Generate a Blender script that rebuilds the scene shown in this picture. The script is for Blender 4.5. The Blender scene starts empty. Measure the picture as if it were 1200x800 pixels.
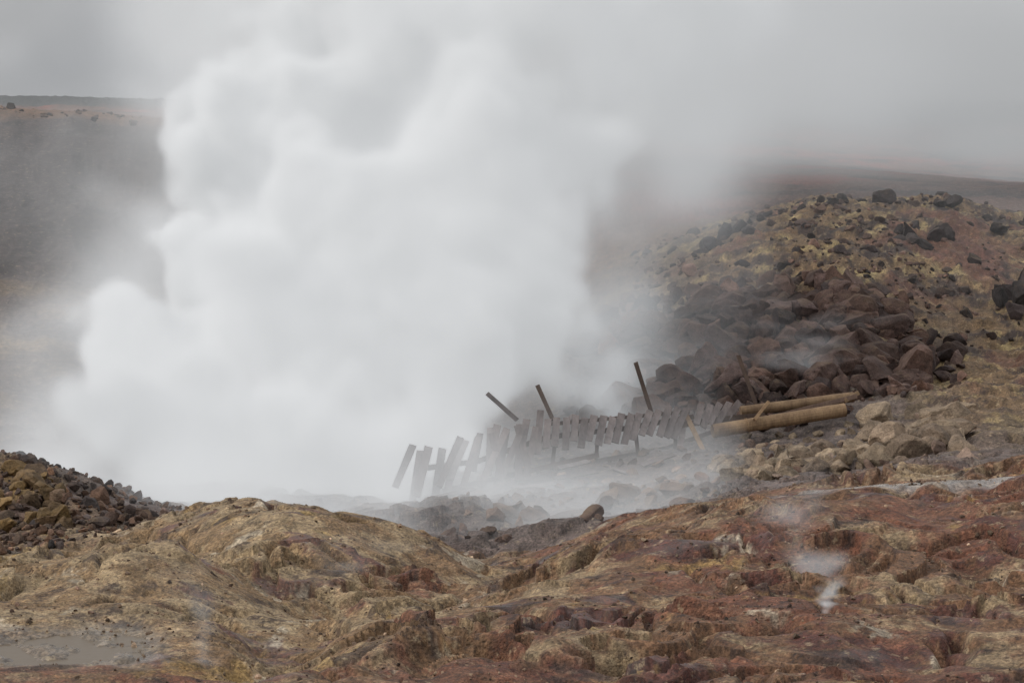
import bpy, math, time
import numpy as np
from mathutils import Vector
T0=time.time()
rng=np.random.default_rng(7)
sc=bpy.context.scene
F=2667.0; PITCH=math.radians(6.04); CZ=10.0
cp,sp=math.cos(PITCH),math.sin(PITCH)

def px_to_world(u,v,d):
    """image pixel column/row (u,v) + assumed ground distance -> world metres"""
    u=np.asarray(u,float); v=np.asarray(v,float); d=np.asarray(d,float)
    k=(400-v)/F
    dy=cp+k*sp; dz=-sp+k*cp
    return np.stack(np.broadcast_arrays((u-600)/F/dy*d, d, CZ+dz/dy*d),-1)

# ---------------------------------------------------------------- noise
def perlin(x,y,seed=0):
    xi=np.floor(x); yi=np.floor(y); fx=x-xi; fy=y-yi
    xi=xi.astype(np.int64); yi=yi.astype(np.int64)
    def g(a,b,dx,dy):
        h=(a*374761393+b*668265263+seed*1442695041)&0xffffffff
        h=((h^(h>>13))*1274126177)&0xffffffff
        h=(h^(h>>16))&0xffff
        an=h*(2*math.pi/65536)
        return np.cos(an)*dx+np.sin(an)*dy
    sx=fx*fx*fx*(fx*(fx*6-15)+10); sy=fy*fy*fy*(fy*(fy*6-15)+10)
    a=g(xi,yi,fx,fy); b=g(xi+1,yi,fx-1,fy); c=g(xi,yi+1,fx,fy-1); d=g(xi+1,yi+1,fx-1,fy-1)
    return ((a+(b-a)*sx)+((c+(d-c)*sx)-(a+(b-a)*sx))*sy)*1.5
def fbm(x,y,scale,octv,seed,gain=.5,ridge=False):
    r=0;a=1;f=1/scale;t=0
    for o in range(octv):
        n=perlin(x*f+o*17.3,y*f-o*9.1,seed+o*31)
        if ridge: n=1-2*np.abs(n)
        r=r+a*n; t+=a; a*=gain; f*=2.03
    return r/t
def sig(x): return 1/(1+np.exp(-np.clip(x,-30,30)))
def sstep(a,b,x):
    t=np.clip((x-a)/(b-a),0,1); return t*t*(3-2*t)

# ---------------------------------------------------------------- terrain from image pixel rows
cols=np.array([-500,-150,0,100,200,300,400,500,600,700,800,900,1000,1100,1200,1350,1700],float)
tab={  # image pixel row of the ground per column, keyed by assumed distance
 26:[830]*17,
 30:[745,745,750,751,758,786,768,744,735,738,738,738,738,738,738,738,738],
 33:[700,700,705,690,700,742,750,730,700,688,690,690,690,690,690,690,690],
 36:[660,660,662,636,630,684,720,714,686,652,646,645,642,640,640,640,640],
 38:[678,678,686,678,672,670,690,704,692,643,620,614,613,611,610,610,610],
 41:[684,684,692,684,646,604,614,668,692,638,600,588,584,580,578,575,575],
 44:[665,665,666,648,604,572,578,624,666,614,584,572,566,558,553,548,545],
 48:[650,650,654,634,612,596,608,644,668,622,598,572,560,548,540,532,530],
 51:[605,595,590,600,614,606,634,660,660,628,605,585,568,556,548,540,540],
 54:[555,530,520,560,594,602,624,636,632,612,596,580,566,556,546,540,540],
 58:[550,540,545,575,590,600,608,612,604,598,586,572,560,545,535,530,530],
 62:[545,545,560,575,585,590,592,590,584,580,572,562,548,530,520,515,515],
 67:[530,535,550,560,572,575,575,574,566,558,550,542,532,516,502,500,500],
 71:[520,520,535,550,560,565,565,560,552,540,532,524,514,500,490,490,490],
 75:[500,505,515,530,545,555,555,550,540,520,500,487,478,474,470,475,475],
 82:[450,460,470,490,520,540,540,530,500,460,428,408,410,425,430,440,440],
 90:[410,415,425,440,480,510,510,500,450,410,372,350,348,375,385,390,390],
 98:[365,370,375,385,420,450,460,450,410,370,325,296,290,308,330,340,340],
 108:[310,315,320,330,360,390,400,400,370,330,294,258,240,247,272,290,290],
 114:[280,285,290,300,330,360,370,380,360,325,292,254,240,246,268,285,285],
 125:[225,228,230,240,260,290,310,330,330,310,285,262,255,255,270,285,285],
 140:[165,165,168,175,190,220,240,260,270,270,262,250,248,250,258,262,262],
 155:[139,138,138,140,150,180,200,215,225,235,238,236,234,234,234,234,234],
 170:[133,130,129,131,140,160,175,190,200,210,214,214,215,217,219,219,219],
 200:[140,140,140,142,150,160,170,180,188,195,200,202,205,211,216,216,216],
 260:[133,133,133,134,140,150,160,170,180,184,188,192,198,206,214,214,214],
 330:[132,132,132,132,138,145,150,160,165,172,180,186,194,202,205,200,200],
 500:[129,129,129,129,130,134,138,140,145,150,155,160,168,172,160,150,150],
 900:[125,125,125,125,126,126,127,128,130,132,134,136,138,140,142,142,142],
 2500:[113,113,112,114,117,119,119,120,120,120,120,120,120,120,120,120,120],
 6000:[118]*17}
ds=np.array(sorted(tab)); ld=np.log(ds)
Zt=np.array([[px_to_world(c,v,d)[2] for c,v in zip(cols,tab[d])] for d in ds])
LG=np.linspace(math.log(26),math.log(6000),900); CG=np.linspace(-500,1700,300)
tmp=np.array([np.interp(CG,cols,r) for r in Zt])
Zr=np.array([np.interp(LG,ld,tmp[:,j]) for j in range(len(CG))]).T
def blur(A,s,ax):
    n=int(3*s)+1; k=np.exp(-np.arange(-n,n+1)**2/(2*s*s)); k/=k.sum()
    P=np.pad(A,[(n,n) if a==ax else (0,0) for a in range(2)],mode='edge')
    return sum(w*np.take(P,range(i,i+A.shape[ax]),axis=ax) for i,w in enumerate(k))
Zr=blur(blur(Zr,3.0,0),4,1)

rows=np.concatenate([np.linspace(2,24,40)[:-1],np.arange(24,50,.06),np.arange(50,80,.13),np.arange(80,130,.27),
      np.geomspace(130,420,130)[:-1],np.geomspace(420,6000,70)])
inner=np.linspace(-.25,.25,860)
out=.25+np.geomspace(.004,3.2,36)
bcols=np.concatenate([-out[::-1],inner,out])
D,B=np.meshgrid(rows,bcols,indexing='ij')
X=B*D; Y=D; U=600+B*F*.994
def bil(D,U):
    fi=np.clip((np.log(np.maximum(D,26.0))-LG[0])/(LG[1]-LG[0]),0,len(LG)-1.001)
    fj=np.clip((U-CG[0])/(CG[1]-CG[0]),0,len(CG)-1.001)
    i=fi.astype(int);j=fj.astype(int);a=fi-i;b=fj-j
    return (Zr[i,j]*(1-a)*(1-b)+Zr[i+1,j]*a*(1-b)+Zr[i,j+1]*(1-a)*b+Zr[i+1,j+1]*a*b)
Z=bil(D,U+14*fbm(X,Y,3,3,7))

near=sstep(24,28,D)*(1-sstep(60,75,D)); mid=sstep(60,75,D)*(1-sstep(150,190,D)); far=sstep(150,190,D)
hillm=np.maximum(sig((U-760)/50)*sig((D-84)/3),sig((U-1090)/25)*sig((D-66)/3))*(1-sstep(118,140,D))
wx=X+.9*fbm(X,Y,3,3,5); wy=Y+.9*fbm(X,Y,3,3,6)
rough=sstep(-.15,.4,fbm(X,Y,4,3,99))
h =near*(.44*fbm(wx,wy,4.6,2,11)+(.15+.14*rough)*fbm(wx,wy,2.0,2,12,ridge=True)-.14)
h+=near*(.022+.055*rough)*fbm(wx,wy,.8,4,13,.56)
h-=near*.34*sstep(.70,.98,fbm(wx,wy,3.0,2,17,ridge=True))
h-=near*.05*sstep(.84,.99,fbm(wx,wy,1.0,2,19,ridge=True))
h+=near*(.15+.6*rough)*.025*fbm(X,Y,.2,2,18)
tq=fbm(wx,wy,3.2,3,15)*4; h+=near*.20*(sstep(.42,.5,tq-np.floor(tq))-.5)*rough
h+=mid*(.55*fbm(X,Y,7,4,21)+.30*fbm(X,Y,2,4,22,.6,ridge=True)*sig((U-620)/40)+.08*fbm(X,Y,.7,3,23))
h+=mid*.7*fbm(X*1.6+Y*.3,Y*.5,9,5,24,.55,ridge=True)*(1-sig((U-620)/40))*.6
h+=hillm*(.6*fbm(X,Y,5,4,25,.55,ridge=True)+.25*fbm(X,Y,1.3,4,26,.6))
h+=far*np.minimum(D/170,6)*(.5*fbm(X,Y,22,5,31)+.25*fbm(X,Y,6,3,32))
h*=sstep(2,20,D)
Z=Z+h
pc=px_to_world(88,755,29.9); PZ=float(pc[2])
rr=np.sqrt(((X-pc[0])/1.15)**2+((Y-pc[1])/1.15)**2)+.75*fbm(X,Y,1.3,5,51,.6)
inp=1-sstep(.75,1.25,rr); ring=(1-sstep(1.3,2.4,rr))
Z=Z*(1-inp)+(PZ-.075+.18*fbm(X,Y,.6,4,52))*inp
Z=np.where(rr>.85,Z*(1-ring)+np.maximum(Z,PZ-.06+.16*np.clip(rr-.85,0,1.5)+.03*fbm(X,Y,.3,3,53))*ring,Z)
pud=1-sstep(.8,1.5,rr)
wet=np.exp(-(((U-1080)/190)**2+((D-43.4-(U-1080)*.004+.5*fbm(X,Y,2,3,54))/1.0)**2)**2)
Z=Z-wet*h*.8*near

def ground(x,y):
    y=np.asarray(y,float);x=np.asarray(x,float)
    b=x/y
    fi=np.interp(y,rows,np.arange(len(rows))); fj=np.interp(b,bcols,np.arange(len(bcols)))
    i=np.minimum(fi.astype(int),len(rows)-2);j=np.minimum(fj.astype(int),len(bcols)-2);a=fi-i;c=fj-j
    return Z[i,j]*(1-a)*(1-c)+Z[i+1,j]*a*(1-c)+Z[i,j+1]*(1-a)*c+Z[i+1,j+1]*a*c

# ---------------------------------------------------------------- soil colours
def C(*a): return np.array(a,float)
col=np.empty(X.shape+(3,)); col[:]=C(.185,.098,.053)
def mixc(c,m): 
    global col
    col=col+(np.asarray(c)-col)*np.clip(m,0,1)[...,None]
n1=fbm(wx,wy,5,4,41,.55); n2=fbm(wx,wy,1.6,6,42,.65); n3_=fbm(X,Y,.6,5,43,.7); n4=fbm(wx,wy*1.6,2.4,5,44,.6)
leftm=sig((540-U)/90)*(D<50)*sig((D-28)/2)
mixc(C(.27,.178,.092),leftm*.85)
mixc(C(.36,.265,.155),sstep(.0,.2,n2+.25*n3_+.10*leftm)*near*.72)
mixc(C(.155,.060,.036),sstep(.04,.24,n1+.35*n3_+.06-.22*leftm)*near*.85)
mixc(C(.085,.030,.023),sstep(.12,.25,n4+.35*n3_-.10*leftm)*near*.85)
mixc(C(.36,.235,.08),sstep(.24,.40,fbm(wx,wy,2.3,5,46,.66)+.03*leftm)*near*.55)
mixc(C(.50,.42,.31),sstep(.25,.36,fbm(wx,wy,2.0,6,47,.68)+.04*leftm)*near*.7)
mixc(C(.055,.034,.028),sstep(.14,.30,fbm(wx,wy,1.1,6,48,.72))*near*.8)
mixc(C(.13,.10,.088),sig((D-50)/1.5)*sig((112-D)/4))
hill=sig((U-760)/50)*sig((D-84)/3)*(1-sig((D-128)/4))
hill=np.maximum(hill,sig((U-1090)/25)*sig((D-66)/3)*(1-sig((D-128)/4)))
mixc(C(.20,.125,.062),hill*.95)
mixc(C(.38,.28,.13),hill*sstep(.02,.22,fbm(X,Y,3.2,6,61,.72)))
mixc(C(.06,.040,.034),hill*sstep(-.02,.16,fbm(X,Y,2.4,6,62,.78)))
mixc(C(.16,.07,.048),hill*sstep(.1,.3,fbm(X,Y,8,5,63,.6))*.8)
grav=sig((400-U)/50)*sig((D-104)/4)*(1-sig((D-158)/2))
mixc(C(.06,.048,.046),grav)
mixc(C(.025,.020,.019),grav*sstep(0,.3,fbm(X*1.5+Y*.3,Y*.35,5,5,64))*.85)
mixc(C(.11,.08,.065),grav*sstep(.15,.4,fbm(X*1.5,Y*.35,7,5,74))*.6)
yl=sig((340-U)/50)*sig((D-76)/4)*(1-sig((D-104)/4))
mixc(C(.22,.15,.085),yl*sstep(-.2,.2,fbm(X,Y,9,5,65))); mixc(C(.08,.055,.045),yl*sstep(0,.25,fbm(X,Y,4,5,66,.6))*.85)
rim=sig((420-U)/60)*sig((D-154)/1.5)*(1-sig((D-230)/20))
mixc(C(.14,.078,.042),rim*sstep(-.1,.15,fbm(X,Y,6,4,67)))
pl=sig((U-480)/70)*sig((D-135)/5)+sig((D-230)/20)
mixc(C(.15,.085,.065),pl); mixc(C(.22,.07,.05),pl*sstep(0,.3,fbm(X,Y*.4,20,4,68))*.9); mixc(C(.05,.037,.033),pl*sstep(.0,.3,fbm(X,Y,14,6,69,.65))*.85)
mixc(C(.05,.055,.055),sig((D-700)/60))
mixc(C(.23,.20,.175),wet*.8); mixc(C(.14,.112,.085),pud*.85)
sl_=np.exp(-(((U-15)/70)**2+((D-52)/2.5)**2)); mixc(C(.24,.15,.06),sl_*sstep(-.2,.1,n2))
col*= (1+.42*n3_+.3*fbm(X,Y,.25,3,70))[...,None]
col=np.clip(col,.01,.7)
wetA=np.clip(wet*1.2*sstep(-.25,.1,n2+.1)+.8*pud+.5*sstep(.2,.35,n4)*near,0,1)

def grid_mesh(name,X,Y,Z):
    nr,nc=X.shape
    me=bpy.data.meshes.new(name)
    co=np.stack([X,Y,Z],-1).reshape(-1,3).astype(np.float32)
    idx=np.arange(nr*nc).reshape(nr,nc)
    q=np.stack([idx[:-1,:-1],idx[:-1,1:],idx[1:,1:],idx[1:,:-1]],-1).reshape(-1,4)
    me.vertices.add(len(co)); me.vertices.foreach_set('co',co.ravel())
    me.loops.add(q.size); me.loops.foreach_set('vertex_index',q.ravel().astype(np.int32))
    me.polygons.add(len(q)); me.polygons.foreach_set('loop_start',np.arange(0,q.size,4,dtype=np.int32))
    me.update(calc_edges=True)
    me.polygons.foreach_set('use_smooth',np.ones(len(q),bool))
    return me
me=grid_mesh('terrain',X,Y,Z)
a=me.color_attributes.new('soil','FLOAT_COLOR','POINT')
a.data.foreach_set('color',np.concatenate([col.reshape(-1,3),wetA.reshape(-1,1)],1).astype(np.float32).ravel())
terrain=bpy.data.objects.new('terrain',me); sc.collection.objects.link(terrain)

# ---------------------------------------------------------------- materials
def newmat(name):
    m=bpy.data.materials.new(name); m.use_nodes=True; nt=m.node_tree; nt.nodes.clear()
    o=nt.nodes.new('ShaderNodeOutputMaterial'); return m,nt,o
def N(nt,t,**k):
    n=nt.nodes.new(t)
    for a,b in k.items():
        if a in n.inputs.keys(): n.inputs[a].default_value=b
        else: setattr(n,a,b)
    return n
def math_(nt,op,a,b=None,c=None,clamp=False):
    n=nt.nodes.new('ShaderNodeMath'); n.operation=op; n.use_clamp=clamp
    for i,v in enumerate([a,b,c]):
        if v is None: continue
        if isinstance(v,(int,float)): n.inputs[i].default_value=v
        else: nt.links.new(v,n.inputs[i])
    return n.outputs[0]
def mapr(nt,v,a,b,c,d):
    n=nt.nodes.new('ShaderNodeMapRange'); nt.links.new(v,n.inputs[0])
    for i,x in enumerate([a,b,c,d]): n.inputs[i+1].default_value=x
    return n.outputs[0]
def vscale(nt,col,f):
    n=nt.nodes.new('ShaderNodeVectorMath'); n.operation='SCALE'
    nt.links.new(col,n.inputs[0]); nt.links.new(f,n.inputs['Scale']); return n.outputs[0]

def ground_mat():
    m,nt,o=newmat('geothermal_soil'); L=nt.links
    b=N(nt,'ShaderNodeBsdfPrincipled'); L.new(b.outputs[0],o.inputs[0])
    at=N(nt,'ShaderNodeAttribute',attribute_name='soil')
    tc=N(nt,'ShaderNodeTexCoord')
    def noise(s,det=5,r=.6):
        n=N(nt,'ShaderNodeTexNoise',Scale=s,Detail=det,Roughness=r); L.new(tc.outputs['Object'],n.inputs['Vector']); return n.outputs[0]
    na=noise(2.2,8,.65); nb=noise(14,5,.68); 
    v2=N(nt,'ShaderNodeTexVoronoi',Scale=24.0); L.new(tc.outputs['Object'],v2.inputs['Vector'])
    f=math_(nt,'MULTIPLY',mapr(nt,na,.3,.7,.55,1.4),mapr(nt,nb,.3,.7,.55,1.45))
    sepv=N(nt,'ShaderNodeSeparateColor'); L.new(v2.outputs['Color'],sepv.inputs[0])
    f=math_(nt,'MULTIPLY',f,mapr(nt,sepv.outputs[0],0,1,.68,1.32))
    c=vscale(nt,at.outputs['Color'],f)
    mx=N(nt,'ShaderNodeMix',data_type='RGBA'); mx.inputs[7].default_value=(.47,.37,.23,1)
    fl=mapr(nt,noise(3.5,9,.75),.57,.64,0,.5); L.new(fl,mx.inputs[0]); L.new(c,mx.inputs[6])
    mx2=N(nt,'ShaderNodeMix',data_type='RGBA'); mx2.inputs[7].default_value=(.042,.026,.021,1)
    fl2=mapr(nt,noise(5.0,9,.75),.56,.63,0,.75); L.new(fl2,mx2.inputs[0]); L.new(mx.outputs[2],mx2.inputs[6])
    L.new(mx2.outputs[2],b.inputs['Base Color'])
    r=mapr(nt,at.outputs['Alpha'],0,1,.8,.22); r2=math_(nt,'ADD',r,mapr(nt,nb,.3,.7,-.15,.08),clamp=True); L.new(r2,b.inputs['Roughness'])
    b.inputs['Specular IOR Level'].default_value=.35
    hh=math_(nt,'ADD',math_(nt,'MULTIPLY',na,.55),math_(nt,'MULTIPLY',nb,.26))
    hh=math_(nt,'ADD',hh,mapr(nt,v2.outputs[0],0,.6,.08,0))
    bu=N(nt,'ShaderNodeBump',Distance=.24); L.new(hh,bu.inputs['Height'])
    L.new(mapr(nt,at.outputs['Alpha'],0,1,.95,.15),bu.inputs['Strength']); L.new(bu.outputs[0],b.inputs['Normal'])
    return m
me.materials.append(ground_mat())

def rock_mat():
    m,nt,o=newmat('lava_rock'); L=nt.links
    b=N(nt,'ShaderNodeBsdfPrincipled'); L.new(b.outputs[0],o.inputs[0])
    at=N(nt,'ShaderNodeAttribute',attribute_name='tint'); tc=N(nt,'ShaderNodeTexCoord')
    def noise(s,det=5,r=.6):
        n=N(nt,'ShaderNodeTexNoise',Scale=s,Detail=det,Roughness=r); L.new(tc.outputs['Object'],n.inputs['Vector']); return n.outputs[0]
    na=noise(3,7,.65); nb=noise(22,5,.65)
    f=math_(nt,'MULTIPLY',mapr(nt,na,.3,.7,.5,1.5),mapr(nt,nb,.3,.7,.6,1.4))
    c=vscale(nt,at.outputs['Color'],f)
    g=N(nt,'ShaderNodeNewGeometry'); sz=N(nt,'ShaderNodeSeparateXYZ'); L.new(g.outputs['Normal'],sz.inputs[0])
    dust=math_(nt,'MULTIPLY',mapr(nt,sz.outputs[2],.3,.95,0,.5),mapr(nt,noise(1.6,8,.7),.5,.63,0,1))
    mx=N(nt,'ShaderNodeMix',data_type='RGBA'); mx.inputs[7].default_value=(.20,.135,.075,1); L.new(dust,mx.inputs[0]); L.new(c,mx.inputs[6])
    L.new(mx.outputs[2],b.inputs['Base Color']); b.inputs['Roughness'].default_value=.8; b.inputs['Specular IOR Level'].default_value=.3
    bu=N(nt,'ShaderNodeBump',Distance=.1,Strength=1.0); L.new(math_(nt,'ADD',na,math_(nt,'MULTIPLY',nb,.5)),bu.inputs['Height']); L.new(bu.outputs[0],b.inputs['Normal'])
    return m
ROCK=rock_mat()

# ---------------------------------------------------------------- rocks
import bmesh
def ico(sub):
    bm=bmesh.new(); bmesh.ops.create_icosphere(bm,subdivisions=sub,radius=1)
    v=np.array([x.co[:] for x in bm.verts]); f=np.array([[x.index for x in p.verts] for p in bm.faces]); bm.free(); return v,f
def protos(sub,n):
    v0,f=ico(sub); out=[]
    for k in range(n):
        v=v0.copy()
        for _ in range(13):
            nn=rng.normal(size=3); nn/=np.linalg.norm(nn); hgt=rng.uniform(.33,.8)
            s=v@nn-hgt; v=v-np.maximum(s,0)[:,None]*nn*.97
        q=perlin(v[:,0]*2.2+k*7,v[:,1]*2.2+v[:,2]*1.7,k)*.12+perlin(v[:,0]*5+k*3,v[:,2]*5+v[:,1]*4,k+9)*.05
        v=v*(1+q)[:,None]*1.12; out.append(v*np.array([1,rng.uniform(.65,1),rng.uniform(.5,.9)]))
    return out,f
PB,FB=protos(4,12); PM,FM=protos(3,12); PS,FS=protos(2,12)
def rocks(name,x,y,s,tint,sink=.3,zoff=None,sub=2):
    P,Fc={1:(PS,FS),2:(PM,FM),3:(PB,FB)}[sub]
    n=len(x); z=ground(x,y)+(0 if zoff is None else zoff)
    V=[];Fs=[];Cc=[];o=0
    for i in range(n):
        p=P[rng.integers(len(P))]
        q=rng.normal(size=4); q/=np.linalg.norm(q); w,a,b,c=q
        R=np.array([[1-2*(b*b+c*c),2*(a*b-c*w),2*(a*c+b*w)],[2*(a*b+c*w),1-2*(a*a+c*c),2*(b*c-a*w)],[2*(a*c-b*w),2*(b*c+a*w),1-2*(a*a+b*b)]])
        vv=(p@R.T)*s[i]*np.array([1.0,1.0,rng.uniform(.75,1)])+np.array([x[i],y[i],z[i]+s[i]*(.5-sink)])
        V.append(vv);Fs.append(Fc+o);o+=len(p); Cc.append(np.repeat(tint[i][None],len(p),0))
    V=np.concatenate(V);Fs=np.concatenate(Fs);Cc=np.concatenate(Cc)
    m=bpy.data.meshes.new(name); m.vertices.add(len(V)); m.vertices.foreach_set('co',V.astype(np.float32).ravel())
    m.loops.add(Fs.size); m.loops.foreach_set('vertex_index',Fs.astype(np.int32).ravel())
    m.polygons.add(len(Fs)); m.polygons.foreach_set('loop_start',np.arange(0,Fs.size,3,dtype=np.int32)); m.update(calc_edges=True)
    m.polygons.foreach_set('use_smooth',np.zeros(len(Fs),bool))
    at=m.color_attributes.new('tint','FLOAT_COLOR','POINT')
    at.data.foreach_set('color',np.concatenate([Cc,np.ones((len(Cc),1))],1).astype(np.float32).ravel())
    m.materials.append(ROCK); ob=bpy.data.objects.new(name,m); sc.collection.objects.link(ob); return ob
def tints(n,base,alt,var=.35):
    t=rng.random(n)[:,None]; c=np.array(base)*(1-t)+np.array(alt)*t
    return c*np.exp(rng.normal(size=(n,1))*var)
def bpos(u,d): return (u-600)/(F*.994)*d
MAUVE=(.068,.047,.042); BR=(.115,.066,.048); DK=(.034,.027,.025); TAN=(.29,.22,.15)
def scatter(n,fu,fd,keep):
    u=rng.uniform(*fu,size=n*6); d=rng.uniform(*fd,size=n*6); k=keep(u,d)>rng.random(n*6); u=u[k][:n]; d=d[k][:n]; return bpos(u,d),d
def pk(u,d):
    lim=np.interp(u,[700,800,880,1000,1100],[93,93,90,89,83])
    cl=.35+.65*(fbm(bpos(u,d),d,4,3,85)>-.12)
    return cl*sig((d-(74.5+abs(u-900)*.008))/.8)*sig((lim-d)/1.0)*sig((1095-u)/25)*sig((u-690)/20)
x,y=scatter(1300,(660,1130),(72,97),pk)
n=len(x); s=np.clip(rng.lognormal(-1.45,.66,n),.07,1.0); s=np.where(y<75.5,np.minimum(s,.35),s); rocks('boulder_pile',x,y,s,tints(n,MAUVE,BR,.35),sub=2,sink=.22)
x,y=scatter(190,(740,1080),(76.5,90),pk); n=len(x)
rocks('large_boulders',x,y,rng.uniform(.45,1.05,n),tints(n,MAUVE,BR,.3),sub=3,sink=.3)
n=130; u=rng.uniform(850,1140,n); d=rng.uniform(62,72,n); s=rng.uniform(.2,.75,n); cap=np.where(u<1020,np.where(d>68.5,.22,.5),.75); s=np.minimum(s,cap)
rocks('fallen_slabs',bpos(u,d),d,s,tints(n,TAN,(.17,.12,.085),.2),sub=3,sink=.42)
n=420; u=rng.uniform(520,1150,n); d=rng.uniform(54,71,n); s=np.clip(rng.lognormal(-1.8,.6,n),.06,.6); s=np.where(d>66,np.minimum(s,.22),s)
rocks('crater_rubble',bpos(u,d),d,s,tints(n,(.20,.145,.11),BR,.3),sub=2,sink=.35)
x,y=scatter(1900,(-80,235),(46,56),lambda u,d: sig((222-u)/10)*sig((d-(47.0+np.clip(u,0,300)*.014))/.5)); n=len(x)
rocks('scoria_heap',x,y,np.clip(rng.lognormal(-2.75,.6,n),.025,.3),tints(n,(.055,.043,.04),(.13,.07,.04),.4),sub=1,sink=.25)
n=60; u=rng.uniform(-60,70,n); d=rng.uniform(49.0,53.5,n)
rocks('scoria_blocks',bpos(u,d),d,rng.uniform(.12,.42,n),tints(n,(.22,.135,.05),(.06,.04,.03),.35),sub=3,sink=.35)
x,y=scatter(2000,(740,1300),(84,122),lambda u,d: np.where(fbm(bpos(u,d),d,6,3,81)>.05,.9,.13)); n=len(x)
rocks('hill_stones',x,y,np.clip(rng.lognormal(-2.3,.65,n),.04,.6),tints(n,DK,BR,.4),sub=1,sink=.35)
bl=[(1028,110,.8),(975,109,.55),(962,108,.4),(1005,110,.34),(1062,100,.66),(1078,99,.58),(1092,100,.5),(1052,101,.46),(1070,102,.5),(1100,101,.58),(890,106,.42),(865,104,.5),(850,104,.56),(830,103,.5),(875,103,.4),(842,101,.45),(818,101,.5),(1165,104,.46),(1183,92,.9),(1196,90,.95),(1170,91,.6),(1205,94,.9),(1188,89,.6),(908,84,.7),(865,83,.5),(1100,108,.4),(940,107,.36),(1140,97,.45),(1020,96,.42),(985,95,.34)]
u=np.array([b[0] for b in bl],float);d=np.array([b[1] for b in bl],float)
rocks('hill_boulders',bpos(u,d),d,np.array([b[2] for b in bl]),tints(len(bl),DK,(.05,.035,.032),.15),sub=3,sink=.12)
x,y=scatter(170,(-100,330),(154,172),lambda u,d:1+0*u); n=len(x)
rocks('rim_rocks',x,y,np.clip(rng.lognormal(-1.9,.55,n),.06,.55),tints(n,DK,(.09,.05,.03),.3),sub=1,sink=.4)
x,y=scatter(5600,(-60,1260),(25,50),lambda u,d: np.where(fbm(bpos(u,d),d,2.5,3,83)>.05,.9,.12)); n=len(x)
rocks('gravel',x,y,np.clip(rng.lognormal(-3.9,.5,n),.008,.07),tints(n,(.09,.055,.04),(.26,.18,.12),.45),sub=1,sink=.3)
x,y=scatter(120,(-60,1260),(26,50),lambda u,d:1+0*u); n=len(x)
rocks('ground_stones',x,y,np.clip(rng.lognormal(-2.8,.45,n),.03,.16),tints(n,(.12,.075,.05),(.32,.23,.15),.35),sub=2,sink=.6)

# ---------------------------------------------------------------- puddle
bm=bmesh.new(); vs=[]
for k in range(48):
    t=k/48*2*math.pi; vs.append(bm.verts.new((pc[0]+1.7*math.cos(t),pc[1]+1.7*math.sin(t),PZ-.070)))
bm.faces.new(vs); pm=bpy.data.meshes.new('mud_pool'); bm.to_mesh(pm); bm.free()
po=bpy.data.objects.new('mud_pool',pm); sc.collection.objects.link(po)
m,nt,o=newmat('muddy_water'); b=N(nt,'ShaderNodeBsdfPrincipled',Roughness=.3); b.inputs['Base Color'].default_value=(.13,.095,.06,1); b.inputs['Specular IOR Level'].default_value=.22
nt.links.new(b.outputs[0],o.inputs[0]); nn=N(nt,'ShaderNodeTexNoise',Scale=9.0,Detail=3.0); bu=N(nt,'ShaderNodeBump',Distance=.02,Strength=.35)
nt.links.new(nn.outputs[0],bu.inputs['Height']); nt.links.new(bu.outputs[0],b.inputs['Normal']); pm.materials.append(m)

# ---------------------------------------------------------------- timber
def wood_mat(name,c1,c2):
    m,nt,o=newmat(name); L=nt.links; b=N(nt,'ShaderNodeBsdfPrincipled',Roughness=.8); L.new(b.outputs[0],o.inputs[0])
    tc=N(nt,'ShaderNodeTexCoord'); mp=N(nt,'ShaderNodeMapping'); mp.inputs['Scale'].default_value=(14,14,2.5); L.new(tc.outputs['Object'],mp.inputs[0])
    n=N(nt,'ShaderNodeTexNoise',Scale=1.0,Detail=6.0,Roughness=.65); L.new(mp.outputs[0],n.inputs['Vector'])
    n2=N(nt,'ShaderNodeTexNoise',Scale=2.5,Detail=4.0); L.new(tc.outputs['Object'],n2.inputs['Vector'])
    r=N(nt,'ShaderNodeValToRGB'); r.color_ramp.elements[0].position=.32; r.color_ramp.elements[1].position=.7
    r.color_ramp.elements[0].color=(*c1,1); r.color_ramp.elements[1].color=(*c2,1)
    L.new(math_(nt,'ADD',math_(nt,'MULTIPLY',n.outputs[0],.5),math_(nt,'MULTIPLY',n2.outputs[0],.5)),r.inputs[0])
    at=N(nt,'ShaderNodeAttribute',attribute_name='shade'); L.new(vscale(nt,r.outputs[0],at.outputs['Fac']),b.inputs['Base Color'])
    bu=N(nt,'ShaderNodeBump',Distance=.02,Strength=.6); L.new(n.outputs[0],bu.inputs['Height']); L.new(bu.outputs[0],b.inputs['Normal'])
    return m
WG=wood_mat('weathered_wood',(.095,.075,.07),(.28,.23,.215)); WB=wood_mat('damp_brown_wood',(.06,.038,.03),(.18,.115,.08)); WT=wood_mat('ochre_stained_pipe',(.12,.066,.034),(.36,.235,.125))
def box_between(L_,P,Q,w,t,nrm=(0,-1,.15),jit=.012,shade=1.0):
    P=np.array(P,float);Q=np.array(Q,float);a=Q-P;a/=np.linalg.norm(a);nrm=np.array(nrm,float)
    s=np.cross(a,nrm);s/=np.linalg.norm(s);nn=np.cross(s,a)
    L_.append((P,Q,s,nn,w,t,jit,shade))
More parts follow.
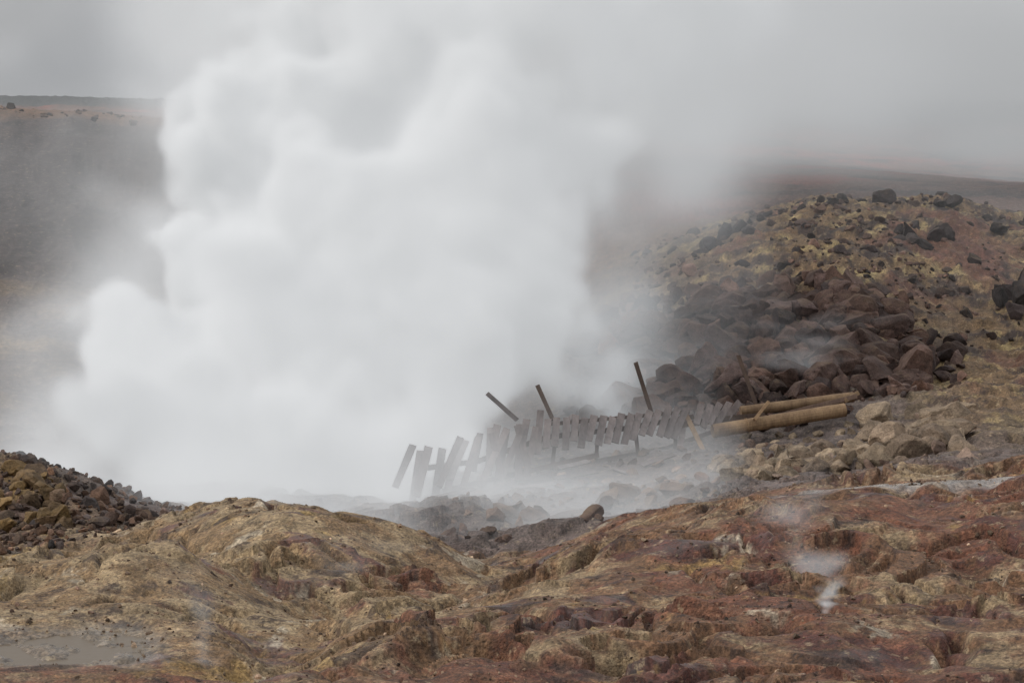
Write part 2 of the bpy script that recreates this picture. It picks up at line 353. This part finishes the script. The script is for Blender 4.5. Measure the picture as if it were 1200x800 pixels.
def build_boxes(name,lst,mat,parent=None):
    bm=bmesh.new(); sh=[]
    for P,Q,s,nn,w,t,jit,shade in lst:
        prev=None; K=4
        bow=rng.normal()*jit
        for k in range(K+1):
            f=k/K; c=P+(Q-P)*f+nn*bow*math.sin(f*math.pi)*2; ww=w*(1+rng.normal()*.03)
            e=rng.normal(size=4)*jit*(1.6 if k in(0,K) else .1); ax=(Q-P)/np.linalg.norm(Q-P)
            ring=[bm.verts.new(c+s*ww/2*a+nn*t/2*b_+ax*e[i]) for i,(a,b_) in enumerate([(-1,-1),(1,-1),(1,1),(-1,1)])]
            if prev:
                for i in range(4): bm.faces.new((prev[i],prev[(i+1)%4],ring[(i+1)%4],ring[i]))
            else: bm.faces.new(ring[::-1])
            prev=ring
        bm.faces.new(prev); sh+= [shade]*((K+1)*4)
    bmesh.ops.recalc_face_normals(bm,faces=bm.faces)
    m=bpy.data.meshes.new(name); bm.to_mesh(m); bm.free(); m.materials.append(mat)
    a=m.attributes.new('shade','FLOAT','POINT'); a.data.foreach_set('value',np.array(sh,np.float32))
    ob=bpy.data.objects.new(name,m); sc.collection.objects.link(ob)
    bv=ob.modifiers.new('bevel','BEVEL'); bv.width=.006; bv.segments=1
    if parent: ob.parent=parent
    return ob
def S(u,v,d): return px_to_world(u,v,d)
walk=bpy.data.objects.new('collapsed_boardwalk',None); sc.collection.objects.link(walk)
pl=[]
def dline(u): return np.interp(u,[480,640,870,1010],[63.5,68,71.5,73])
us=np.arange(642,806,10.9)
for i,u in enumerate(us):
    u=u+rng.normal()*.7; dt=dline(u); top=np.interp(u,[640,730,806],[491,486,476])+rng.normal()*1.4; ln=rng.uniform(29,37); lean=np.interp(u,[640,806],[1,14])+rng.normal()*1.2
    box_between(pl,S(u-lean,top+ln,dt-.35),S(u,top,dt+.15),.225,.045,shade=rng.uniform(.75,1.25))
for u,lean in [(822,6),(833,9),(844,13),(855,17),(867,22)]:
    dt=dline(u); box_between(pl,S(u-lean,499+rng.normal()*2-(u-823)*.05,dt-.15),S(u,474-(u-823)*.08,dt+.15),.21,.045,shade=rng.uniform(.8,1.15))
u=484
while u<640:
    dt=dline(u); top=np.interp(u,[486,560,640],[528,509,491])+rng.normal()*6; ln=rng.uniform(44,78)*np.interp(u,[486,640],[1.0,.85]); lean=rng.normal()*6+np.interp(u,[484,640],[14,3])
    box_between(pl,S(u-lean,top+ln,dt-.8+rng.normal()*.12),S(u,top,dt+.3+rng.normal()*.12),rng.uniform(.18,.25),.045,shade=rng.uniform(.6,1.15)); u+=rng.choice([8.5,10,12,16])
for (a,b,c,d_) in [(606,498,620,552),(613,500,586,562),(560,512,542,572),(594,502,562,570),(540,512,514,570),(628,500,616,562),(575,508,590,562)]:
    box_between(pl,S(a,b,dline(a)-.7),S(c,d_,dline(c)-1.1),.2,.045,shade=rng.uniform(.8,1.3))
for (a,b,c,d_) in [(500,585,556,572),(548,592,590,566),(600,572,650,566),(652,560,700,552),(585,584,628,578),(715,548,752,556),(655,548,690,540),(752,545,790,532)]:
    box_between(pl,S(a,b,dline(a)-2.2),S(c,d_,dline(c)-1.8),.2,.045,nrm=(0,-.5,1),shade=rng.uniform(.7,1.1))
build_boxes('planks',pl,WG,walk)
rl=[]
for pts,dd,w in [([(500,548),(560,540),(640,512),(730,502),(812,488)],.36,.16),([(520,575),(600,556),(700,533)],.1,.16),([(640,497),(730,489),(806,482)],.42,.12),([(780,500),(838,492),(895,487)],.2,.2),([(700,540),(780,525),(836,505)],.9,.14)]:
    for p,q in zip(pts[:-1],pts[1:]): box_between(rl,S(p[0],p[1],dline(p[0])+dd),S(q[0]+1,q[1],dline(q[0])+dd),w,.09,shade=rng.uniform(.7,1.0))
for u,v,v2 in [(650,520,566),(700,515,560),(745,508,552),(792,500,545)]:
    box_between(rl,S(u,v,dline(u)+.5),S(u+rng.normal()*4,v2,dline(u)+.55),.12,.12,shade=.8)
build_boxes('beams',rl,WB,walk)
def single(name,p,q,w,t,mat=WB,sh=1.0,nrm=(0,-1,.15)):
    l=[];box_between(l,p,q,w,t,nrm=nrm,shade=sh);return build_boxes(name,l,mat)
single('wooden_post',S(763,482,70.4),S(745,425,70.8),.13,.12,sh=.6)
single('wooden_post',S(648,492,68.6),S(630,452,69.0),.13,.12,sh=.6)
single('wooden_post',S(606,492,68.0),S(571,461,67.6),.14,.05,WG,sh=.9)
single('wooden_post',S(890,486,73.0),S(865,416,73.4),.13,.12,WB,sh=.7)
single('fallen_plank',S(838,556,69.3),S(803,484,70.9),.15,.06,WT,sh=.9)
single('fallen_plank',S(823,562,69.2),S(795,520,70.6),.11,.06,WB,sh=1.2)
single('fallen_plank',S(796,530,70.0),S(802,492,70.8),.2,.05,WG,sh=1.1)
single('fallen_plank',S(975,524,70.3),S(1022,497,70.9),.12,.05,WT,sh=1.2)
single('fallen_plank',S(884,492,71.0),S(901,470,71.4),.1,.08,WT,sh=1.3)
single('fallen_plank',S(1110,505,72),S(1088,482,73),.18,.06,WB,sh=1.2)
def pipe(name,P,Q,r,mat,sh=1.0,taper=1.0):
    P=Vector(P);Q=Vector(Q);ax=(Q-P).normalized();s=ax.cross(Vector((0,0,1))).normalized();n=s.cross(ax)
    bm=bmesh.new();K=16;rings=[];prof=[(0,.86),(0.0,1),(.25,1.0),(.252,1.1),(.262,1.1),(.264,1.0),(.6,1),(.8,1),(1.0,1),(1.0,.84),(.97,.8)]
    for f,rr in prof:
        c=P+(Q-P)*f; rings.append([bm.verts.new(c+(s*math.cos(a)+n*math.sin(a))*r*rr*(1+rng.normal()*.012)) for a in [2*math.pi*k/K for k in range(K)]])
    for a,b in zip(rings[:-1],rings[1:]):
        for k in range(K): bm.faces.new((a[k],a[(k+1)%K],b[(k+1)%K],b[k]))
    bm.faces.new(rings[0][::-1]); bm.faces.new(rings[-1]); bmesh.ops.recalc_face_normals(bm,faces=bm.faces)
    m=bpy.data.meshes.new(name); bm.to_mesh(m); bm.free(); m.materials.append(mat)
    a=m.attributes.new('shade','FLOAT','POINT'); a.data.foreach_set('value',np.full(len(m.vertices),sh,np.float32))
    ob=bpy.data.objects.new(name,m); sc.collection.objects.link(ob); return ob
pipe('fallen_pipe',S(868,482,72.4),S(1000,465,72.8),.17,WT,.8)
pipe('fallen_pipe',S(835,505,71.0),S(990,480,71.8),.22,WT,1.0)
single('fallen_plank',S(905,489,71.8),S(1004,464,72.4),.16,.05,WB,sh=1.3)
single('fallen_plank',S(990,470,72.3),S(1006,460,72.6),.14,.10,WT,sh=.8)

# ---------------------------------------------------------------- steam
def bspl(n,cell):
    m=int(n/cell)+5; W=np.zeros((n,m),np.float32); t=np.arange(n)/cell; i=t.astype(int); f=t-i
    for k,w in enumerate([(1-f)**3/6,(3*f**3-6*f**2+4)/6,(-3*f**3+3*f**2+3*f+1)/6,f**3/6]): W[np.arange(n),i+k]=w
    return W
def n3(shape,cell):
    if np.isscalar(cell): cell=(cell,)*3
    Ws=[bspl(s,c) for s,c in zip(shape,cell)]
    l=rng.normal(size=[w.shape[1] for w in Ws]).astype(np.float32)
    r=np.tensordot(Ws[0],l,(1,0)); r=np.einsum('jb,xbc->xjc',Ws[1],r,optimize=True); r=np.einsum('kc,xjc->xjk',Ws[2],r,optimize=True)
    return (r/r.std()).astype(np.float32)
def steam_mat(name,glow,rate):
    m,nt,o=newmat(name); L=nt.links
    at=N(nt,'ShaderNodeAttribute',attribute_name='density')
    vs=N(nt,'ShaderNodeVolumeScatter'); vs.inputs['Color'].default_value=(.985,.99,1,1); L.new(at.outputs['Fac'],vs.inputs['Density'])
    em=N(nt,'ShaderNodeEmission'); em.inputs[0].default_value=(.94,.97,1,1); L.new(math_(nt,'MULTIPLY',at.outputs['Fac'],glow),em.inputs[1])  # self-emission added to the vapour, stands in for multiply scattered skylight
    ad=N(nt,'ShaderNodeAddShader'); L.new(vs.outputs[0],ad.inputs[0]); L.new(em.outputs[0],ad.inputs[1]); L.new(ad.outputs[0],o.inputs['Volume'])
    m.cycles.volume_step_rate=rate
    return m
def volume_obj(name,dens,lo,hi,mat):
    nx,ny,nz=dens.shape; me=bpy.data.meshes.new(name); me.vertices.add(dens.size)
    a=me.attributes.new('dens','FLOAT','POINT'); a.data.foreach_set('value',dens.astype(np.float32).ravel())
    ob=bpy.data.objects.new(name,me); sc.collection.objects.link(ob)
    ng=bpy.data.node_groups.new(name+'_grid','GeometryNodeTree')
    ng.interface.new_socket('Geometry',in_out='INPUT',socket_type='NodeSocketGeometry'); ng.interface.new_socket('Geometry',in_out='OUTPUT',socket_type='NodeSocketGeometry')
    gi=ng.nodes.new('NodeGroupInput'); go=ng.nodes.new('NodeGroupOutput'); L=ng.links
    pos=ng.nodes.new('GeometryNodeInputPosition'); sx=ng.nodes.new('ShaderNodeSeparateXYZ'); L.new(pos.outputs[0],sx.inputs[0])
    idx=[]
    for k,(nn_) in enumerate((nx,ny,nz)):
        a1=math_(ng,'SUBTRACT',sx.outputs[k],float(lo[k])); a2=math_(ng,'MULTIPLY',a1,(nn_-1)/(hi[k]-lo[k])); idx.append(math_(ng,'ROUND',a2))
    r=math_(ng,'MULTIPLY_ADD',idx[0],float(ny),idx[1]); r=math_(ng,'MULTIPLY_ADD',r,float(nz),idx[2])
    na=ng.nodes.new('GeometryNodeInputNamedAttribute'); na.data_type='FLOAT'; na.inputs[0].default_value='dens'
    si=ng.nodes.new('GeometryNodeSampleIndex'); si.data_type='FLOAT'; si.domain='POINT'; si.clamp=True
    L.new(gi.outputs[0],si.inputs[0]); L.new(na.outputs[0],si.inputs[1]); L.new(r,si.inputs['Index'])
    vc=ng.nodes.new('GeometryNodeVolumeCube'); L.new(si.outputs[0],vc.inputs['Density'])
    vc.inputs['Min'].default_value=lo; vc.inputs['Max'].default_value=hi
    vc.inputs['Resolution X'].default_value=nx; vc.inputs['Resolution Y'].default_value=ny; vc.inputs['Resolution Z'].default_value=nz
    sm=ng.nodes.new('GeometryNodeSetMaterial'); sm.inputs['Material'].default_value=mat
    L.new(vc.outputs[0],sm.inputs[0]); L.new(sm.outputs[0],go.inputs[0])
    md=ob.modifiers.new('steam','NODES'); md.node_group=ng; me.materials.append(mat); return ob
def blur3(A,s):
    n=int(2.5*s)+1; k=np.exp(-np.arange(-n,n+1)**2/(2*s*s)); k=(k/k.sum()).astype(np.float32)
    for ax in range(3):
        P=np.pad(A,[(n,n) if a==ax else (0,0) for a in range(3)],mode='edge'); R=np.zeros_like(A)
        for i,w in enumerate(k):
            sl=[slice(None)]*3; sl[ax]=slice(i,i+A.shape[ax]); R+=w*P[tuple(sl)]
        A=R
    return A

lo=(-18.5,51.5,-2.5); hi=(11.5,92.,18.5); vx=.18
nx,ny,nz=[int((h_-l_)/vx)+1 for l_,h_ in zip(lo,hi)]; shp=(nx,ny,nz)
gx=np.linspace(lo[0],hi[0],nx,dtype=np.float32); gy=np.linspace(lo[1],hi[1],ny,dtype=np.float32); gz=np.linspace(lo[2],hi[2],nz,dtype=np.float32)
spine=[(105,510,60,64),(190,480,95,67),(300,500,105,66),(400,520,85,64),(480,515,50,68.5),
(170,415,75,72),(270,400,105,72),(400,420,115,71),(520,420,90,73),(600,400,78,75),(655,380,55,76),
(232,325,68,76),(310,300,105,78),(440,280,125,76),(560,290,105,76),(632,310,62,76),
(272,215,75,79),(310,150,85,80),(400,170,115,80),(520,150,125,78),(650,170,92,78),(700,235,42,79),
(320,60,75,84),(450,50,115,82),(580,30,125,80),(710,60,108,80),(795,70,80,82),(755,140,48,80),(835,60,48,82),
(450,-80,120,84),(600,-110,150,82),(760,-80,120,82),(650,-220,150,84),
(690,440,50,77.5),(748,428,50,79),(792,412,34,80.5),(565,470,62,75),(625,455,62,76),(530,515,44,71.5),(680,475,46,77)]
F1=np.full(shp,-4,np.float32)
def splat(c,R,Fd):
    m=R+3.2
    a=[max(0,int((c[k]-m-lo[k])/vx)) for k in range(3)]; b=[min(shp[k],int((c[k]+m-lo[k])/vx)+2) for k in range(3)]
    if any(p>=q for p,q in zip(a,b)): return
    r=np.sqrt((gx[a[0]:b[0],None,None]-c[0])**2+(gy[None,a[1]:b[1],None]-c[1])**2+(gz[None,None,a[2]:b[2]]-c[2])**2)
    s=Fd[a[0]:b[0],a[1]:b[1],a[2]:b[2]]; np.maximum(s,R-r,out=s)
def rdir():
    q=rng.normal(size=3); return q/np.linalg.norm(q)
for (u,v,rp,d) in spine:
    c=px_to_world(u,v,d); R=rp*d/F*.84; splat(c,R,F1)
    for _ in range(16):
        q=rdir(); R2=R*rng.uniform(.22,.48); c2=c+q*R*rng.uniform(.78,.98); splat(c2,R2,F1)
        for _ in range(6):
            q2=rdir(); 
            if q2@q<-.1: continue
            R3=R2*rng.uniform(.3,.5); splat(c2+q2*R2*rng.uniform(.85,1.05),R3,F1)
nz0=n3(shp,26)
I,J,K_=np.ogrid[:nx,:ny,:nz]
def warp(A,cell,amp):
    return A[np.clip((I+amp*n3(shp,cell)).astype(np.int32),0,nx-1),np.clip((J+amp*n3(shp,cell)).astype(np.int32),0,ny-1),np.clip((K_+amp*n3(shp,cell)).astype(np.int32),0,nz-1)]
F1=warp(F1,9,2.9)
F1=blur3(F1,.9)
nz1=n3(shp,11); nz2=n3(shp,5.5); nz3=n3(shp,2.6)
Fw=F1+.22*nz1+.22*nz2+.17*nz3
GX,GY=np.meshgrid(gx,gy,indexing='ij'); GU=600+GX/GY*F; GZ=gz[None,None,:]
soft=sstep(5,14,gz)[None,None,:]*.7 + (sstep(600,850,GU))[:,:,None]*.5
Edge=.6+1.0*soft+.6*np.clip(nz0,-.4,2)
dens=1.7*np.clip((Fw+.15)/np.maximum(Edge,.4),0,1)**1.6
F1s=np.clip((F1+2.2+.7*nz0+.5*nz1+.35*nz2)/3.0,0,1)
rt=(1-.3*sstep(600,760,GU))[:,:,None]
dens=np.maximum(dens,.10*rt*F1s**2.2*np.clip(1+.5*nz1+.5*nz2,0,3))
GR=ground(GX,GY)
hz=GZ-GR[:,:,None]
mask=(sstep(-60,60,GU)*(1-sstep(830,900,GU))*sstep(52,57,GY)*(1-sstep(76,84,GY)))[:,:,None]
mist=.15*np.exp(-np.maximum(hz,0)/.8)*np.clip(.35+.7*nz0+.4*nz1,0,3)*mask
thick=(sstep(120,230,GU)*(1-sstep(430,520,GU))*sstep(51.5,55,GY))[:,:,None]
mist=mist*(1+3.5*thick)+.10*thick*np.exp(-np.maximum(hz,0)/1.2)
# thin veil over the whole boulder slope
mist+=.012*(sstep(650,760,GU)*sstep(74,80,GY))[:,:,None]*np.exp(-np.maximum(hz,0)/3)*np.clip(.8+.6*nz0,0,3)
dens=dens+mist
fade=(sstep(0,1,(gx-lo[0]))*sstep(0,2.5,(hi[0]-gx)))[:,None,None]*(sstep(0,1.5,(gy-lo[1]))*sstep(0,2,(hi[1]-gy)))[None,:,None]*sstep(0,2,(hi[2]-gz))[None,None,:]
dens=dens*fade*(hz>-.4); dens[dens<.004]=0
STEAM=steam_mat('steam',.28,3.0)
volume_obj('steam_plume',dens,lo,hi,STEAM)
del F1,Fw,nz1,nz2,nz3,nz0,F1s,mist,Edge

lo2=(-75.,84.,-3.);hi2=(75.,300.,45.);s2=(76,84,40)
hx=np.linspace(lo2[0],hi2[0],s2[0]);hy=np.linspace(lo2[1],hi2[1],s2[1]);hzz=np.linspace(lo2[2],hi2[2],s2[2])
HX,HY=np.meshgrid(hx,hy,indexing='ij'); HU=600+HX/HY*F
G2=ground(HX,HY)[:,:,None]; h2=hzz[None,None,:]-G2
na_=n3(s2,(7,7,5)); nb_=n3(s2,(3.2,3.2,2.4))
n_=np.clip(.9+.6*na_+.45*nb_,0,3)
up=sstep(.5,8,h2)
right=sstep(560,820,HU)[:,:,None]; left=((1-sstep(250,420,HU))*sstep(40,400,HU))[:,:,None]; midm=(1-right)*(1-left)*sstep(100,300,HU)[:,:,None]
hd=.095*n_*up*(sstep(130,175,HY)*(.5+.5*sstep(-200,100,1200-HU)))[:,:,None]*right+.03*n_*sstep(-1,6,h2)*midm+.008*n_*left*sstep(0,6,h2)
hd+=.008*np.clip(.4+.9*na_,0,2)*np.exp(-np.maximum(h2,0)/4)*(HY>88)[:,:,None]
hd+=.06*n_*np.exp(-((HU-790)/75)**2)[:,:,None]*np.exp(-((HY-101)/8)**2)[:,:,None]*sstep(-1,3,h2)
hd+=.05*np.clip(n_-.3,0,3)*(np.exp(-((HU-930)/130)**2)*np.exp(-((HY-122)/8)**2))[:,:,None]*sstep(0,3,h2)
hd+=.05*n_*(np.exp(-((HU-150)/80)**2)*np.exp(-((HY-93)/7)**2))[:,:,None]*sstep(-1,2,h2)*(1-sstep(4,9,h2))
f2=(sstep(0,12,hx-lo2[0])*sstep(0,12,hi2[0]-hx))[:,None,None]*(sstep(0,5,hy-lo2[1])*sstep(0,30,hi2[1]-hy))[None,:,None]*sstep(0,12,hi2[2]-hzz)[None,None,:]
hd=hd*f2*(h2>-2); hd[hd<.001]=0
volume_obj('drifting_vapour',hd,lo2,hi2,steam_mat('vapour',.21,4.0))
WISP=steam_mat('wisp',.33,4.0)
def wisp(u,d,w,h,rho,lean):
    c=px_to_world(u,600,d); gz0=float(ground(c[0],d)); l=(float(c[0]-w*2),d-w*2,gz0-.1); hh=(float(c[0]+w*2),d+w*2,gz0+h)
    s=(44,44,64); x=np.linspace(l[0],hh[0],s[0])[:,None,None]-c[0]; y=np.linspace(l[1],hh[1],s[1])[None,:,None]-d; z=np.linspace(0,1,s[2])[None,None,:]
    a=n3(s,8);b_=n3(s,4); r=w*(.35+.65*z**.8); cx=lean*w*z+.35*w*n3((1,1,64),14)*z
    q=.95-np.sqrt((x-cx)**2+y**2)/r+.42*a+.28*b_
    dn=rho*np.clip(q,0,1)**1.8*(1-z)**1.5*sstep(0,.08,z)
    edge=np.minimum(1,5*np.minimum(1-np.abs(x)/(2*w),1-np.abs(y)/(2*w)))
    dn=dn*np.clip(edge,0,1); dn[dn<.004]=0; volume_obj('fumarole_steam',dn,l,hh,WISP)
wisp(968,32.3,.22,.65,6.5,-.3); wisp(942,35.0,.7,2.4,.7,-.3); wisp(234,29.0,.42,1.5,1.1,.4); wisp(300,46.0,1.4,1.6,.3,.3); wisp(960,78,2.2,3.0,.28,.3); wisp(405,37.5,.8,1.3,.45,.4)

# ---------------------------------------------------------------- sky, sun, camera
w=bpy.data.worlds.new("World"); sc.world=w; w.use_nodes=True; nt=w.node_tree; bg=nt.nodes['Background']
sky=nt.nodes.new('ShaderNodeTexSky'); sky.sky_type='NISHITA'; sky.sun_disc=False
sky.dust_density=5; sky.air_density=1.0; sky.altitude=0
hs=nt.nodes.new('ShaderNodeHueSaturation'); hs.inputs['Saturation'].default_value=.22; nt.links.new(sky.outputs[0],hs.inputs['Color'])
tc=nt.nodes.new('ShaderNodeTexCoord'); nn=nt.nodes.new('ShaderNodeTexNoise'); nn.inputs['Scale'].default_value=3; nn.inputs['Detail'].default_value=4; nt.links.new(tc.outputs['Generated'],nn.inputs['Vector'])
mx=nt.nodes.new('ShaderNodeMix'); mx.data_type='RGBA'; mx.inputs[0].default_value=.8; nt.links.new(hs.outputs[0],mx.inputs[6])
cr=nt.nodes.new('ShaderNodeValToRGB'); cr.color_ramp.elements[0].position=.3; cr.color_ramp.elements[0].color=(.82,.86,.92,1); cr.color_ramp.elements[1].position=.7; cr.color_ramp.elements[1].color=(1,1.0,1.0,1)
nt.links.new(nn.outputs[0],cr.inputs[0])
sx=nt.nodes.new('ShaderNodeSeparateXYZ'); nt.links.new(tc.outputs['Generated'],sx.inputs[0])
lum=mapr(nt,sx.outputs[2],0,.9,3.9,10.5)
nt.links.new(vscale(nt,cr.outputs[0],lum),mx.inputs[7])
nt.links.new(mx.outputs[2],bg.inputs[0]); bg.inputs[1].default_value=.12
sl=bpy.data.lights.new('sun','SUN'); sl.energy=1.3; sl.angle=math.radians(12); sl.color=(1,.96,.90)
so=bpy.data.objects.new('sun',sl); sc.collection.objects.link(so)
az=math.radians(-100); el=math.radians(34)
dirv=Vector((math.sin(az)*math.cos(el),math.cos(az)*math.cos(el),math.sin(el)))
so.rotation_euler=dirv.to_track_quat('Z','Y').to_euler()
sky.sun_elevation=el; sky.sun_rotation=az
cam=bpy.data.cameras.new('camera'); cam.lens=80; cam.sensor_width=36; cam.clip_start=.5; cam.clip_end=9000
co=bpy.data.objects.new('camera',cam); sc.collection.objects.link(co); co.location=(0,0,CZ); co.rotation_euler=(math.radians(90)-PITCH,0,0)
sc.camera=co
sc.view_settings.view_transform='Standard'; sc.view_settings.look='None'; sc.view_settings.exposure=0
print('done',time.time()-T0)
